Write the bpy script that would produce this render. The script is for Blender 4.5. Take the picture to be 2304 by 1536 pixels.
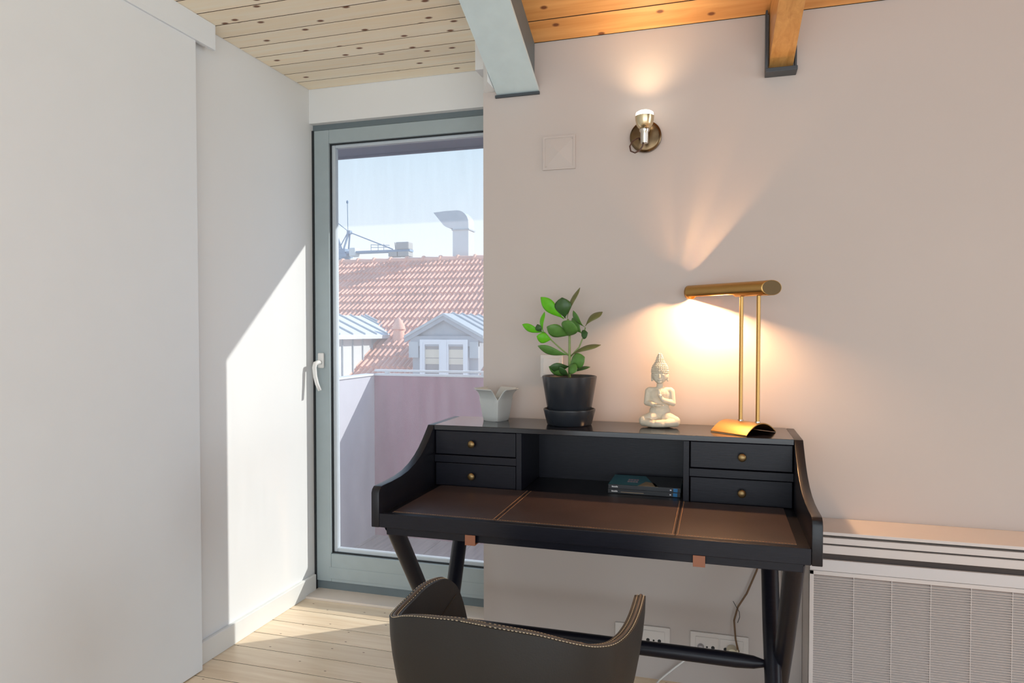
import bpy, bmesh, math, random
from mathutils import Vector, Matrix
random.seed(4)
S = bpy.context.scene
COL = S.collection
for o in list(bpy.data.objects):
    bpy.data.objects.remove(o)

# ------------------------------------------------------------------ camera
cam_d = bpy.data.cameras.new('camera')
cam = bpy.data.objects.new('camera', cam_d); COL.objects.link(cam)
cam_d.sensor_width = 36.0
cam_d.lens = 1550 / 2304 * 36.0
cam_d.shift_y = (784.9 - 768) / 2304
cam.location = (0, 0, 1.2)
cam.rotation_euler = (math.radians(90 - 1.4), 0, math.radians(16.55))
cam_d.clip_start = .05; cam_d.clip_end = 500
S.camera = cam

# ------------------------------------------------------------------ view, sky, sun, added fill lights out of view
S.view_settings.view_transform = 'Standard'
S.view_settings.look = 'None'
S.view_settings.exposure = 0.0
S.view_settings.gamma = 1.0
S.view_settings.use_curve_mapping = False

w = bpy.data.worlds.new('sky'); S.world = w; w.use_nodes = True
nt = w.node_tree; nt.nodes.clear()
wo = nt.nodes.new('ShaderNodeOutputWorld'); bg = nt.nodes.new('ShaderNodeBackground')
tc = nt.nodes.new('ShaderNodeTexCoord'); sx = nt.nodes.new('ShaderNodeSeparateXYZ'); cr = nt.nodes.new('ShaderNodeValToRGB')
nt.links.new(tc.outputs['Generated'], sx.inputs[0]); nt.links.new(sx.outputs['Z'], cr.inputs[0])
e = cr.color_ramp.elements
e[0].position = 0.0; e[0].color = (.80, .82, .86, 1)
e[1].position = 1.0; e[1].color = (.22, .40, .72, 1)
for p_, c_ in ((.12, (.74, .80, .86, 1)), (.26, (.60, .73, .84, 1)), (.5, (.40, .58, .82, 1))):
    n_ = e.new(p_); n_.color = c_
nt.links.new(cr.outputs[0], bg.inputs[0]); bg.inputs[1].default_value = 1.38
nt.links.new(bg.outputs[0], wo.inputs[0])

sun_d = bpy.data.lights.new('sun', 'SUN'); sun_d.energy = 4.5; sun_d.angle = math.radians(.55); sun_d.color = (1, .95, .87)
sun = bpy.data.objects.new('sun', sun_d); COL.objects.link(sun)
sun.rotation_euler = Vector((-1.4, -1.0, -.945)).to_track_quat('-Z', 'Y').to_euler()
sun.location = (6, 8, 6)

def area(name, loc, target, sx_, sy_, power, color):
    d = bpy.data.lights.new(name, 'AREA'); d.shape = 'RECTANGLE'; d.size = sx_; d.size_y = sy_; d.energy = power; d.color = color
    o = bpy.data.objects.new(name, d); COL.objects.link(o); o.location = loc
    o.rotation_euler = (Vector(target) - Vector(loc)).to_track_quat('-Z', 'Z').to_euler()
    return o
# added fill lights at unseen openings, behind the camera and far right
area('fill_rear', (1.25, -2.55, 1.12), (1.25, 1, .95), 5.3, 2.0, 80, (.84, .94, 1))
area('fill_side', (5.52, .9, 1.25), (0, 1.3, 1.05), 2.6, 2.0, 62, (.80, .92, 1))
# added overhead fill hung under the closed ceiling, behind the camera
area('fill_overhead', (.0, -.8, 2.84), (.0, -.8 + .43, 2.84 - 1), 1.7, 1.2, 10, (.84, .94, 1))

# ------------------------------------------------------------------ helpers
ROOT = {}
class MB:
    def __init__(self): self.bm = bmesh.new()
    def box(self, x0, x1, y0, y1, z0, z1, bevel=0, M=None, seg=2):
        t = bmesh.new()
        bmesh.ops.create_cube(t, size=1)
        for v in t.verts:
            v.co = Vector(((x0 + x1) / 2 + v.co.x * (x1 - x0), (y0 + y1) / 2 + v.co.y * (y1 - y0), (z0 + z1) / 2 + v.co.z * (z1 - z0)))
        if bevel > 0:
            bmesh.ops.bevel(t, geom=t.edges[:], offset=bevel, segments=seg, affect='EDGES', profile=.5)
        return self.add(t, M)
    def add(self, t, M=None):
        if M is not None: t.transform(M)
        me = bpy.data.meshes.new('tmp'); t.to_mesh(me); t.free(); self.bm.from_mesh(me); bpy.data.meshes.remove(me)
        return self
    def tube(self, pts, r, seg=12, cap=True, closed=False):
        pts = [Vector(p) for p in pts]; n = len(pts)
        rs = r if isinstance(r, (list, tuple)) else [r] * n
        rings = []; up = None
        for i, p in enumerate(pts):
            if closed: d = pts[(i + 1) % n] - pts[i - 1]
            elif i == 0: d = pts[1] - p
            elif i == n - 1: d = p - pts[-2]
            else: d = (pts[i + 1] - p).normalized() + (p - pts[i - 1]).normalized()
            d.normalize()
            if up is None: up = d.orthogonal().normalized()
            up = (up - d * up.dot(d)).normalized(); sd = d.cross(up)
            rings.append([self.bm.verts.new(p + (up * math.cos(a) + sd * math.sin(a)) * rs[i]) for a in [2 * math.pi * k / seg for k in range(seg)]])
        m = n if closed else n - 1
        for i in range(m):
            a, b = rings[i], rings[(i + 1) % n]
            for k in range(seg): self.bm.faces.new((a[k], a[(k + 1) % seg], b[(k + 1) % seg], b[k]))
        if cap and not closed:
            self.bm.faces.new(rings[0][::-1]); self.bm.faces.new(rings[-1])
        return self
    def lathe(self, prof, cx=0, cy=0, seg=40, M=None):
        t = bmesh.new(); rings = []
        for r, z in prof:
            if r < 1e-6: rings.append([t.verts.new((cx, cy, z))])
            else: rings.append([t.verts.new((cx + r * math.cos(2 * math.pi * k / seg), cy + r * math.sin(2 * math.pi * k / seg), z)) for k in range(seg)])
        for a, b in zip(rings, rings[1:]):
            if len(a) == 1 and len(b) == 1: continue
            for k in range(seg):
                if len(a) == 1: t.faces.new((a[0], b[(k + 1) % seg], b[k]))
                elif len(b) == 1: t.faces.new((a[k], a[(k + 1) % seg], b[0]))
                else: t.faces.new((a[k], a[(k + 1) % seg], b[(k + 1) % seg], b[k]))
        bmesh.ops.recalc_face_normals(t, faces=t.faces[:])
        return self.add(t, M)
    def prism(self, poly, axis, a, b, bevel=0):
        # poly: 2D points; axis 'x': (y,z) extruded from x=a to b; 'y': (x,z); 'z': (x,y)
        t = bmesh.new()
        f = {'x': lambda p, q: (q, p[0], p[1]), 'y': lambda p, q: (p[0], q, p[1]), 'z': lambda p, q: (p[0], p[1], q)}[axis]
        A = [t.verts.new(f(p, a)) for p in poly]; B = [t.verts.new(f(p, b)) for p in poly]; n = len(poly)
        t.faces.new(A); t.faces.new(B[::-1])
        for i in range(n): t.faces.new((A[i], B[i], B[(i + 1) % n], A[(i + 1) % n]))
        bmesh.ops.recalc_face_normals(t, faces=t.faces[:])
        if bevel: bmesh.ops.bevel(t, geom=[e_ for e_ in t.edges if len(e_.link_faces) == 2 and e_.calc_face_angle(0) > .5], offset=bevel, segments=2, affect='EDGES', profile=.5)
        return self.add(t)
    def grid(self, rows, closed_u=False):
        vs = [[self.bm.verts.new(p) for p in r] for r in rows]
        for a, b in zip(vs, vs[1:]):
            n = len(a)
            for k in range(n if closed_u else n - 1):
                self.bm.faces.new((a[k], a[(k + 1) % n], b[(k + 1) % n], b[k]))
        return self
    def ell(self, c, r, M=None, seg=16):
        t = bmesh.new(); bmesh.ops.create_uvsphere(t, u_segments=seg, v_segments=seg // 2 + 2, radius=1)
        t.transform(Matrix.Translation(c) @ (M or Matrix()) @ Matrix.Diagonal((*r, 1)))
        return self.add(t)

def obj(name, mb, mat, parent=None, smooth=False, label=None, cat=None, group=None, kind=None, local=False, autosmooth=None, loc=None):
    """one mesh object; vertices are given in world space unless local"""
    if isinstance(mb, MB):
        me = bpy.data.meshes.new(name)
        bm = mb.bm
        root = parent
        if parent is not None and not local:
            bm.transform(Matrix.Translation(-ROOT[parent.name]))
        elif parent is None and loc is not None:
            bm.transform(Matrix.Translation(-Vector(loc)))
        bm.normal_update()
        bm.to_mesh(me); bm.free()
    else: me = mb
    for m in (mat if isinstance(mat, list) else [mat]):
        if m is not None and len(me.materials) < (len(mat) if isinstance(mat, list) else 1): me.materials.append(m)
    if smooth:
        for p in me.polygons: p.use_smooth = True
        if autosmooth:
            me.set_sharp_from_angle(angle=math.radians(autosmooth))
    o = bpy.data.objects.new(name, me); COL.objects.link(o)
    if parent is not None:
        o.parent = parent; ROOT[o.name] = ROOT[parent.name].copy()
    else:
        if loc is not None: o.location = loc
        ROOT[o.name] = Vector(loc) if loc is not None else Vector((0, 0, 0))
    tag(o, label, cat, group, kind)
    return o
def tag(o, label=None, cat=None, group=None, kind=None):
    if label: o['label'] = label
    if cat: o['category'] = cat
    if group: o['group'] = group
    if kind: o['kind'] = kind
def thing(name, loc, label, cat, group=None, rotz=0):
    o = bpy.data.objects.new(name, None); COL.objects.link(o); o.location = loc; o.rotation_euler = (0, 0, rotz)
    o.empty_display_size = .05
    ROOT[o.name] = Vector(loc); tag(o, label, cat, group)
    return o
def struct(name, mb, mat, **k): return obj(name, mb, mat, kind='structure', **k)
def rep(name, src, parent, off=None):
    c = src.copy(); c.name = name; COL.objects.link(c); c.parent = parent; ROOT[c.name] = ROOT[parent.name].copy()
    if off is not None: c.location = off
    return c

# ------------------------------------------------------------------ materials
def lin(c): return tuple(((v / 255) / 12.92 if v / 255 <= .04045 else ((v / 255 + .055) / 1.055) ** 2.4) for v in c)
def mat(name, rgb, rough=.5, metal=0, spec=.5, noise=0, nscale=8, bump=0, bscale=200, coat=0, stretch=None, srgb=True):
    m = bpy.data.materials.new(name); m.use_nodes = True
    n = m.node_tree; b = n.nodes['Principled BSDF']
    c = lin(rgb) if srgb else rgb
    b.inputs['Base Color'].default_value = (*c, 1); b.inputs['Roughness'].default_value = rough; b.inputs['Metallic'].default_value = metal
    b.inputs['Specular IOR Level'].default_value = spec; b.inputs['Coat Weight'].default_value = coat
    if noise or bump:
        t = n.nodes.new('ShaderNodeTexCoord'); mp = n.nodes.new('ShaderNodeMapping'); n.links.new(t.outputs['Object'], mp.inputs[0])
        if stretch: mp.inputs['Scale'].default_value = stretch
    if noise:
        tx = n.nodes.new('ShaderNodeTexNoise'); tx.inputs['Scale'].default_value = nscale; tx.inputs['Detail'].default_value = 5
        n.links.new(mp.outputs[0], tx.inputs['Vector'])
        r = n.nodes.new('ShaderNodeMapRange'); r.inputs[1].default_value = .25; r.inputs[2].default_value = .75
        r.inputs[3].default_value = 1 - noise; r.inputs[4].default_value = 1 + noise
        n.links.new(tx.outputs['Fac'], r.inputs[0])
        mx = n.nodes.new('ShaderNodeVectorMath'); mx.operation = 'SCALE'; mx.inputs[0].default_value = c
        n.links.new(r.outputs[0], mx.inputs['Scale']); n.links.new(mx.outputs[0], b.inputs['Base Color'])
    if bump:
        t2 = n.nodes.new('ShaderNodeTexNoise'); t2.inputs['Scale'].default_value = bscale; t2.inputs['Detail'].default_value = 3
        n.links.new(mp.outputs[0], t2.inputs['Vector'])
        bp = n.nodes.new('ShaderNodeBump'); bp.inputs['Strength'].default_value = bump; bp.inputs['Distance'].default_value = .002
        n.links.new(t2.outputs['Fac'], bp.inputs['Height']); n.links.new(bp.outputs[0], b.inputs['Normal'])
    return m
def wood(name, c0, c1, knot=None, rough=.45, along='X', gscale=1.0, knots=.0, vary=.08, coat=0):
    """procedural boards: grain along one axis, sparse knots, each board shifted by its own random number"""
    m = bpy.data.materials.new(name); m.use_nodes = True
    n = m.node_tree; N = n.nodes; L = n.links; b = N['Principled BSDF']
    b.inputs['Roughness'].default_value = rough; b.inputs['Coat Weight'].default_value = coat
    t = N.new('ShaderNodeTexCoord'); oi = N.new('ShaderNodeObjectInfo')
    off = N.new('ShaderNodeVectorMath'); off.operation = 'SCALE'; off.inputs[0].default_value = (37.1, 11.7, 5.3)
    L.new(oi.outputs['Random'], off.inputs['Scale'])
    ad = N.new('ShaderNodeVectorMath'); ad.operation = 'ADD'; L.new(t.outputs['Object'], ad.inputs[0]); L.new(off.outputs[0], ad.inputs[1])
    sc = {'X': (1, 14, 14), 'Y': (14, 1, 14), 'Z': (14, 14, 1)}[along]
    mp = N.new('ShaderNodeMapping'); mp.inputs['Scale'].default_value = tuple(v * gscale for v in sc); L.new(ad.outputs[0], mp.inputs[0])
    ns = N.new('ShaderNodeTexNoise'); ns.inputs['Scale'].default_value = 2.2; ns.inputs['Detail'].default_value = 6; ns.inputs['Roughness'].default_value = .6; ns.inputs['Distortion'].default_value = .6
    L.new(mp.outputs[0], ns.inputs['Vector'])
    rp = N.new('ShaderNodeValToRGB'); rp.color_ramp.elements[0].position = .33; rp.color_ramp.elements[1].position = .68
    rp.color_ramp.elements[0].color = (*lin(c1), 1); rp.color_ramp.elements[1].color = (*lin(c0), 1); L.new(ns.outputs['Fac'], rp.inputs[0])
    out = rp.outputs[0]
    if knots:
        m2 = N.new('ShaderNodeMapping'); m2.inputs['Scale'].default_value = {'X': (5.0, 8.5, 1), 'Y': (8.5, 5.0, 1), 'Z': (8.5, 8.5, 5)}[along]; L.new(ad.outputs[0], m2.inputs[0])
        vo = N.new('ShaderNodeTexVoronoi'); vo.voronoi_dimensions = '2D'; vo.inputs['Scale'].default_value = 1.0; vo.inputs['Randomness'].default_value = 1; L.new(m2.outputs[0], vo.inputs['Vector'])
        r2 = N.new('ShaderNodeValToRGB'); r2.color_ramp.elements[0].position = knots * .5; r2.color_ramp.elements[0].color = (1, 1, 1, 1)
        r2.color_ramp.elements[1].position = knots; r2.color_ramp.elements[1].color = (0, 0, 0, 1); L.new(vo.outputs['Distance'], r2.inputs[0])
        mx = N.new('ShaderNodeMix'); mx.data_type = 'RGBA'; L.new(r2.outputs[0], mx.inputs[0]); L.new(out, mx.inputs[6]); mx.inputs[7].default_value = (*lin(knot), 1)
        out = mx.outputs[2]
    hv = N.new('ShaderNodeHueSaturation'); L.new(out, hv.inputs['Color'])
    mr = N.new('ShaderNodeMapRange'); mr.inputs[3].default_value = 1 - vary; mr.inputs[4].default_value = 1 + vary; L.new(oi.outputs['Random'], mr.inputs[0]); L.new(mr.outputs[0], hv.inputs['Value'])
    L.new(hv.outputs[0], b.inputs['Base Color'])
    bp = N.new('ShaderNodeBump'); bp.inputs['Strength'].default_value = .12; bp.inputs['Distance'].default_value = .002; L.new(ns.outputs['Fac'], bp.inputs['Height']); L.new(bp.outputs[0], b.inputs['Normal'])
    return m
def emit(name, rgb, s):
    m = bpy.data.materials.new(name); m.use_nodes = True; n = m.node_tree; n.nodes.clear()
    o = n.nodes.new('ShaderNodeOutputMaterial'); e_ = n.nodes.new('ShaderNodeEmission'); e_.inputs[0].default_value = (*rgb, 1); e_.inputs[1].default_value = s
    n.links.new(e_.outputs[0], o.inputs[0]); return m
def glassmat(name, tint, haze):
    m = bpy.data.materials.new(name); m.use_nodes = True; n = m.node_tree; n.nodes.clear()
    o = n.nodes.new('ShaderNodeOutputMaterial'); tr = n.nodes.new('ShaderNodeBsdfTransparent'); tr.inputs[0].default_value = (*tint, 1)
    gl = n.nodes.new('ShaderNodeBsdfGlossy'); gl.inputs['Roughness'].default_value = .02
    lw = n.nodes.new('ShaderNodeLayerWeight'); lw.inputs[0].default_value = .5
    pw = n.nodes.new('ShaderNodeMath'); pw.operation = 'POWER'; pw.inputs[1].default_value = 5; n.links.new(lw.outputs['Facing'], pw.inputs[0])
    fr = n.nodes.new('ShaderNodeMath'); fr.operation = 'MULTIPLY_ADD'; fr.inputs[1].default_value = .8; fr.inputs[2].default_value = .018; n.links.new(pw.outputs[0], fr.inputs[0])
    mx = n.nodes.new('ShaderNodeMixShader'); n.links.new(fr.outputs[0], mx.inputs[0]); n.links.new(tr.outputs[0], mx.inputs[1]); n.links.new(gl.outputs[0], mx.inputs[2])
    out = mx
    if haze:   # thin film of dust on the pane, streaked
        tl = n.nodes.new('ShaderNodeBsdfTranslucent'); tl.inputs[0].default_value = (.9, .9, .95, 1)
        t = n.nodes.new('ShaderNodeTexCoord'); mp = n.nodes.new('ShaderNodeMapping'); mp.inputs['Scale'].default_value = (9, 1, 1.2); n.links.new(t.outputs['Object'], mp.inputs[0])
        nz = n.nodes.new('ShaderNodeTexNoise'); nz.inputs['Scale'].default_value = 3; nz.inputs['Detail'].default_value = 4; n.links.new(mp.outputs[0], nz.inputs['Vector'])
        r = n.nodes.new('ShaderNodeMapRange'); r.inputs[3].default_value = haze * .7; r.inputs[4].default_value = haze * 1.3; n.links.new(nz.outputs['Fac'], r.inputs[0])
        m2 = n.nodes.new('ShaderNodeMixShader'); n.links.new(r.outputs[0], m2.inputs[0]); n.links.new(mx.outputs[0], m2.inputs[1]); n.links.new(tl.outputs[0], m2.inputs[2]); out = m2
    n.links.new(out.outputs[0], o.inputs[0]); return m
def leafmat(name, rgb, trans):
    m = mat(name, rgb, .38, noise=.18, nscale=60)
    n = m.node_tree; b = n.nodes['Principled BSDF']; o = n.nodes['Material Output']
    tl = n.nodes.new('ShaderNodeBsdfTranslucent'); c = lin(rgb); tl.inputs[0].default_value = (min(1, c[0] * 1.3), min(1, c[1] * 1.5), c[2] * .5, 1)
    mx = n.nodes.new('ShaderNodeMixShader'); mx.inputs[0].default_value = trans
    n.links.new(b.outputs[0], mx.inputs[1]); n.links.new(tl.outputs[0], mx.inputs[2]); n.links.new(mx.outputs[0], o.inputs[0]); return m

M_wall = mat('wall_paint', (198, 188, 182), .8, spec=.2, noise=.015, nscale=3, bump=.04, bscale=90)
M_wall2 = mat('wall_paint_lit_side', (232, 233, 233), .75, spec=.2, noise=.012, nscale=3, bump=.03, bscale=90)  # left side raised, desk wall lowered: light falloff put into the paint
M_white = mat('white_lacquer', (232, 236, 239), .45, noise=.01)
M_base = mat('baseboard_paint', (230, 230, 227), .4, noise=.01)
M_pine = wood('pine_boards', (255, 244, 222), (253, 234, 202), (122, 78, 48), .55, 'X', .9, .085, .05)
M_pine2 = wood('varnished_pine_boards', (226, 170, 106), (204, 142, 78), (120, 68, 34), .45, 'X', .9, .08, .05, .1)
M_pine_gap = mat('pine_dark_joint', (84, 56, 34), .8, noise=.1)
M_beam = wood('varnished_timber', (216, 162, 96), (190, 134, 72), (110, 66, 34), .4, 'Y', 1.6, .05, .02, .2)
M_oak = wood('oak_floor', (250, 230, 200), (232, 206, 172), (150, 116, 86), .38, 'X', 1.1, .03, .07, .15)
M_gap = mat('floor_joint', (70, 48, 34), .8, noise=.1)
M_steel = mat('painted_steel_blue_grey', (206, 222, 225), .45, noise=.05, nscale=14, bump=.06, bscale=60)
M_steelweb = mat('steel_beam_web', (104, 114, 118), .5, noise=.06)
M_steeldark = mat('dark_steel', (62, 68, 74), .5, noise=.08)
M_frame = mat('door_frame_grey', (164, 177, 181), .36, noise=.03, nscale=20, bump=.03, bscale=120)
M_framedark = mat('door_frame_head', (110, 122, 127), .45, noise=.04)
M_handle = mat('white_handle', (234, 233, 230), .3, noise=.01)
M_gasket = mat('rubber_gasket', (36, 40, 44), .6, noise=.1)
M_bead = mat('glazing_bead', (196, 206, 214), .35, noise=.03)
M_thresh = mat('threshold_stone', (226, 214, 202), .6, noise=.05)
M_glass = glassmat('door_glass', (.96, .98, .99), .11)
M_top = mat('black_desk_top', (20, 20, 27), .13, spec=.6, noise=.15, nscale=26, stretch=(1, 9, 9))
M_black = mat('black_stained_wood', (22, 22, 31), .34, spec=.28, noise=.2, nscale=26, bump=.07, bscale=40, stretch=(1, 9, 9))
M_blackY = mat('black_stained_wood_side', (22, 22, 29), .34, spec=.4, noise=.2, nscale=26, bump=.07, bscale=40, stretch=(9, 1, 9))
M_leather = mat('brown_leather', (66, 54, 53), .34, noise=.16, nscale=10, bump=.12, bscale=260)
M_thread = mat('tan_thread', (176, 132, 92), .7, noise=.1)
M_tab = mat('tan_leather_tab', (150, 96, 70), .55, noise=.1)
M_knob = mat('antique_brass_knob', (150, 124, 84), .38, metal=.85, noise=.15, nscale=60)
M_brass = mat('brushed_brass', (186, 146, 88), .33, metal=1, noise=.06, nscale=60, stretch=(1, 12, 12))
M_brassin = mat('lamp_inner_white', (235, 225, 205), .5, noise=.02)
M_bronze = mat('antique_bronze', (112, 92, 68), .26, metal=1, noise=.15, nscale=40)
M_chrome = mat('polished_nickel', (200, 192, 180), .16, metal=1, noise=.05)
M_cup = mat('nickel_cup', (214, 196, 160), .24, metal=.9, noise=.06)
M_cable = mat('braided_brown_cable', (110, 84, 60), .7, noise=.15, nscale=90)
M_wcable = mat('white_cable', (228, 226, 222), .5, noise=.02)
M_pot = mat('satin_black_ceramic', (38, 42, 48), .27, noise=.06, nscale=30)
M_soil = mat('potting_soil', (58, 44, 34), .95, noise=.4, nscale=120, bump=.8, bscale=150)
M_leafd = leafmat('leaf_dark', (62, 98, 50), .15)
M_leafm = leafmat('leaf_mid', (104, 152, 74), .3)
M_leafb = leafmat('leaf_backlit', (132, 206, 52), .5)  # sun and backlight on the left leaves put into this green
M_leafback = leafmat('leaf_olive', (122, 124, 76), .2)
M_stem = mat('plant_stem', (128, 150, 88), .5, noise=.12, nscale=50)
M_statue = mat('cream_stone_statue', (216, 206, 186), .8, noise=.07, nscale=60, bump=.15, bscale=300)
M_vase = mat('pale_grey_porcelain', (196, 199, 197), .25, noise=.02)
M_plastic = mat('white_plastic', (220, 213, 208), .35, noise=.01)
M_hole = mat('socket_hole', (30, 28, 28), .6, noise=.1)
M_ac = mat('radiator_white', (214, 206, 202), .4, noise=.015)
M_acglow = mat('radiator_glossy_strip', (212, 208, 208), .16, noise=.01)
M_acin = mat('radiator_inside', (150, 134, 126), .7, noise=.05)
M_acdark = mat('radiator_gap', (70, 60, 56), .7, noise=.1)
M_chair = mat('charcoal_leather', (27, 25, 24), .5, noise=.1, nscale=12, bump=.1, bscale=300)
M_chairin = mat('dark_leather_inside', (40, 37, 37), .5, noise=.1, nscale=12, bump=.1, bscale=300)
M_edge = mat('leather_edge_warm_lit', (86, 76, 68), .5, noise=.1)  # warm light on the chair rim put into the brown
M_stitch = mat('cream_stitching', (206, 188, 158), .7, noise=.05)
M_bookb = mat('black_book_cover', (44, 46, 50), .35, noise=.08)
M_bookteal = mat('teal_book_cover', (70, 132, 146), .35, noise=.12, nscale=14)
M_page = mat('book_pages', (206, 198, 180), .8, noise=.05)
M_bkblue = mat('blue_spine_patch', (22, 112, 170), .4, noise=.03)
M_print = mat('white_print', (220, 220, 222), .5, noise=.02)
M_tan = mat('tan_print', (170, 148, 120), .5, noise=.02)
M_pink = mat('pale_pink_print', (196, 170, 180), .5, noise=.02)
M_tile = wood('terracotta_tile', (244, 192, 170), (226, 168, 144), None, .8, 'Y', 3, 0, .13)
M_tiledark = mat('roof_battens', (120, 84, 72), .9, noise=.1)
M_zinc = mat('zinc_sheet', (176, 184, 190), .5, noise=.05, nscale=6)
M_zincw = mat('pale_zinc_sheet', (214, 218, 218), .55, noise=.04, nscale=6)
M_stucco = mat('grey_dormer_front', (158, 164, 172), .7, noise=.04)
M_pvc = mat('white_window_frame', (226, 230, 236), .4, noise=.01)
M_pane = mat('window_pane_far', (140, 138, 138), .1, noise=.05)
M_blind = mat('cream_blind', (214, 206, 188), .7, noise=.03)
M_duct = mat('galvanised_duct', (206, 212, 216), .5, noise=.04)
M_crane = mat('crane_blue', (130, 154, 178), .6, noise=.05)
M_weight = mat('concrete_counterweight', (172, 170, 168), .8, noise=.08)
M_red = mat('burgundy_parapet_panel', (150, 84, 108), .5, noise=.08, nscale=5, stretch=(6, 6, .6))
M_lav = mat('pale_parapet_wall', (196, 196, 208), .7, noise=.04)
M_rail = mat('white_rail', (226, 228, 232), .4, noise=.02)
M_deck = wood('grey_deck_board', (170, 164, 164), (142, 138, 140), None, .7, 'Y', 1.2, 0, .06)
M_eave = mat('eave_board', (112, 120, 140), .6, noise=.08, nscale=6)
M_roofext = mat('outer_roof', (150, 120, 108), .8, noise=.1)
M_bulb = emit('lamp_bulb_glow', (1, .57, .28), 3900)
M_led = emit('spot_bulb_glow', (1, .9, .74), 9)

XL, WY = -1.785, 2.48        # left wall face, desk wall face
SL = .43                     # pitch of the roof
def zc(y): return 2.26 + SL * (WY - y)

# ------------------------------------------------------------------ setting: walls, floor, ceilings
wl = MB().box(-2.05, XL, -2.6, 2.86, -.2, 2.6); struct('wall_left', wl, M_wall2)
# desk wall: its left end is the jamb of the door recess
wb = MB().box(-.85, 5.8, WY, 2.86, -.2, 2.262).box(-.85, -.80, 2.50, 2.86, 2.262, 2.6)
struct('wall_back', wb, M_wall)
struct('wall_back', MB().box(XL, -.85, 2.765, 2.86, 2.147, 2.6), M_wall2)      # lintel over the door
struct('wall_right', MB().box(5.6, 5.8, -2.6, 2.5, -.2, .2).box(5.6, 5.8, -2.6, -.45, .2, 3.6).box(5.6, 5.8, 2.25, 2.5, .2, 3.6).box(5.6, 5.8, -.45, 2.25, 2.3, 3.6), M_wall)
struct('wall_rear', MB().box(-2.05, -1.45, -2.75, -2.6, -.2, 3.6).box(3.95, 5.8, -2.75, -2.6, -.2, 3.6).box(-1.45, 3.95, -2.75, -2.6, -.2, .12).box(-1.45, 3.95, -2.75, -2.6, 2.15, 3.6), M_wall)
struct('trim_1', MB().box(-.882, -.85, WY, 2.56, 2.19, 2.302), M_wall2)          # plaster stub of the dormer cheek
# plaster fillet along the left of the steel beam
L_ = 1.6
def slope_box(x0, x1, z0, z1, ya, yb):
    """box following the roof pitch: z0,z1 measured at the desk wall"""
    m = MB()
    m.prism([(ya, z0 + SL * (WY - ya)), (yb, z0 + SL * (WY - yb)), (yb, z1 + SL * (WY - yb)), (ya, z1 + SL * (WY - ya))], 'x', x0, x1)
    return m
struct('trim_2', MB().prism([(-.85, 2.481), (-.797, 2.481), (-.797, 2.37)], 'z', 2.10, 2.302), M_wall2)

fl = struct('floor', MB().box(-2.0, 5.7, -2.7, 2.80, -.15, -.018), M_gap)
y = 2.682; i = 0
bm_plank = MB().box(-1.783, 5.6, -.0584, .0584, -.018, 0, .0006, seg=1)
first = None
ys = [2.62 - .1195 * k for k in range(44)]
for k, yy in enumerate(ys):
    # joints lie at 2.44, 2.33, 2.208, 2.09, 1.971 ...
    yy = 2.505 + .1195 * 1 - .1195 * k
    if first is None:
        first = obj('floorboard', bm_plank, M_oak, fl); first.location = (0, yy, 0)
    else: rep('floorboard', first, fl, (0, yy, 0))
struct('baseboard_left', MB().box(XL, -1.768, 2.0, 2.772, 0, .082, .003), M_base)
struct('baseboard_back', MB().prism([(2.4805, .062), (2.462, .058), (2.400, .0), (2.4805, .0)], 'x', -.849, .216), M_wall)
struct('trim_3', MB().box(-1.775, -.85, 2.6835, 2.80, -.012, .010, .003), M_thresh)   # door threshold

# dormer ceiling (flat) and main ceiling (pitched), boards laid along the desk wall
cd = struct('ceiling', MB().box(-2.0, -.80, -2.6, 2.80, 2.322, 2.36), M_pine_gap)
b0 = None
for k in range(54):
    yy = 2.718 - .0955 * k
    if b0 is None:
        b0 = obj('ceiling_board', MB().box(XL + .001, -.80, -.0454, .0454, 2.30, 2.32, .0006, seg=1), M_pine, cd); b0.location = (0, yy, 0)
    else: rep('ceiling_board', b0, cd, (0, yy, 0))
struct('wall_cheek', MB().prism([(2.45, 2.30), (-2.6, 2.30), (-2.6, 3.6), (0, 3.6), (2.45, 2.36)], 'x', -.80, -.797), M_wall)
cm = MB().prism([(2.86, zc(2.86) + .025), (0.0, zc(0) + .025), (0.0, zc(0) + .09), (2.86, zc(2.86) + .09)], 'x', -.80, 5.7)
cm.prism([(0.0, zc(0) + .025), (-2.75, zc(0) + .025 - SL * 2.75), (-2.75, zc(0) + .09 - SL * 2.75), (0.0, zc(0) + .09)], 'x', -.80, 5.7)
cm = struct('ceiling', cm, M_pine_gap)
ang = math.atan(SL); bw = .098
b1 = None
for k in range(27):
    s_ = .052 + bw * k
    p = Vector((0, WY + .0 - s_ * math.cos(ang), 2.26 + s_ * math.sin(ang)))
    if b1 is None:
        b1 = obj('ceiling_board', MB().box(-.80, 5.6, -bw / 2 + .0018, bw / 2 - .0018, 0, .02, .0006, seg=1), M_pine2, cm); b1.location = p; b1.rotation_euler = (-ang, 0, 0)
    else: rep('ceiling_board', b1, cm, p)

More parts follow.
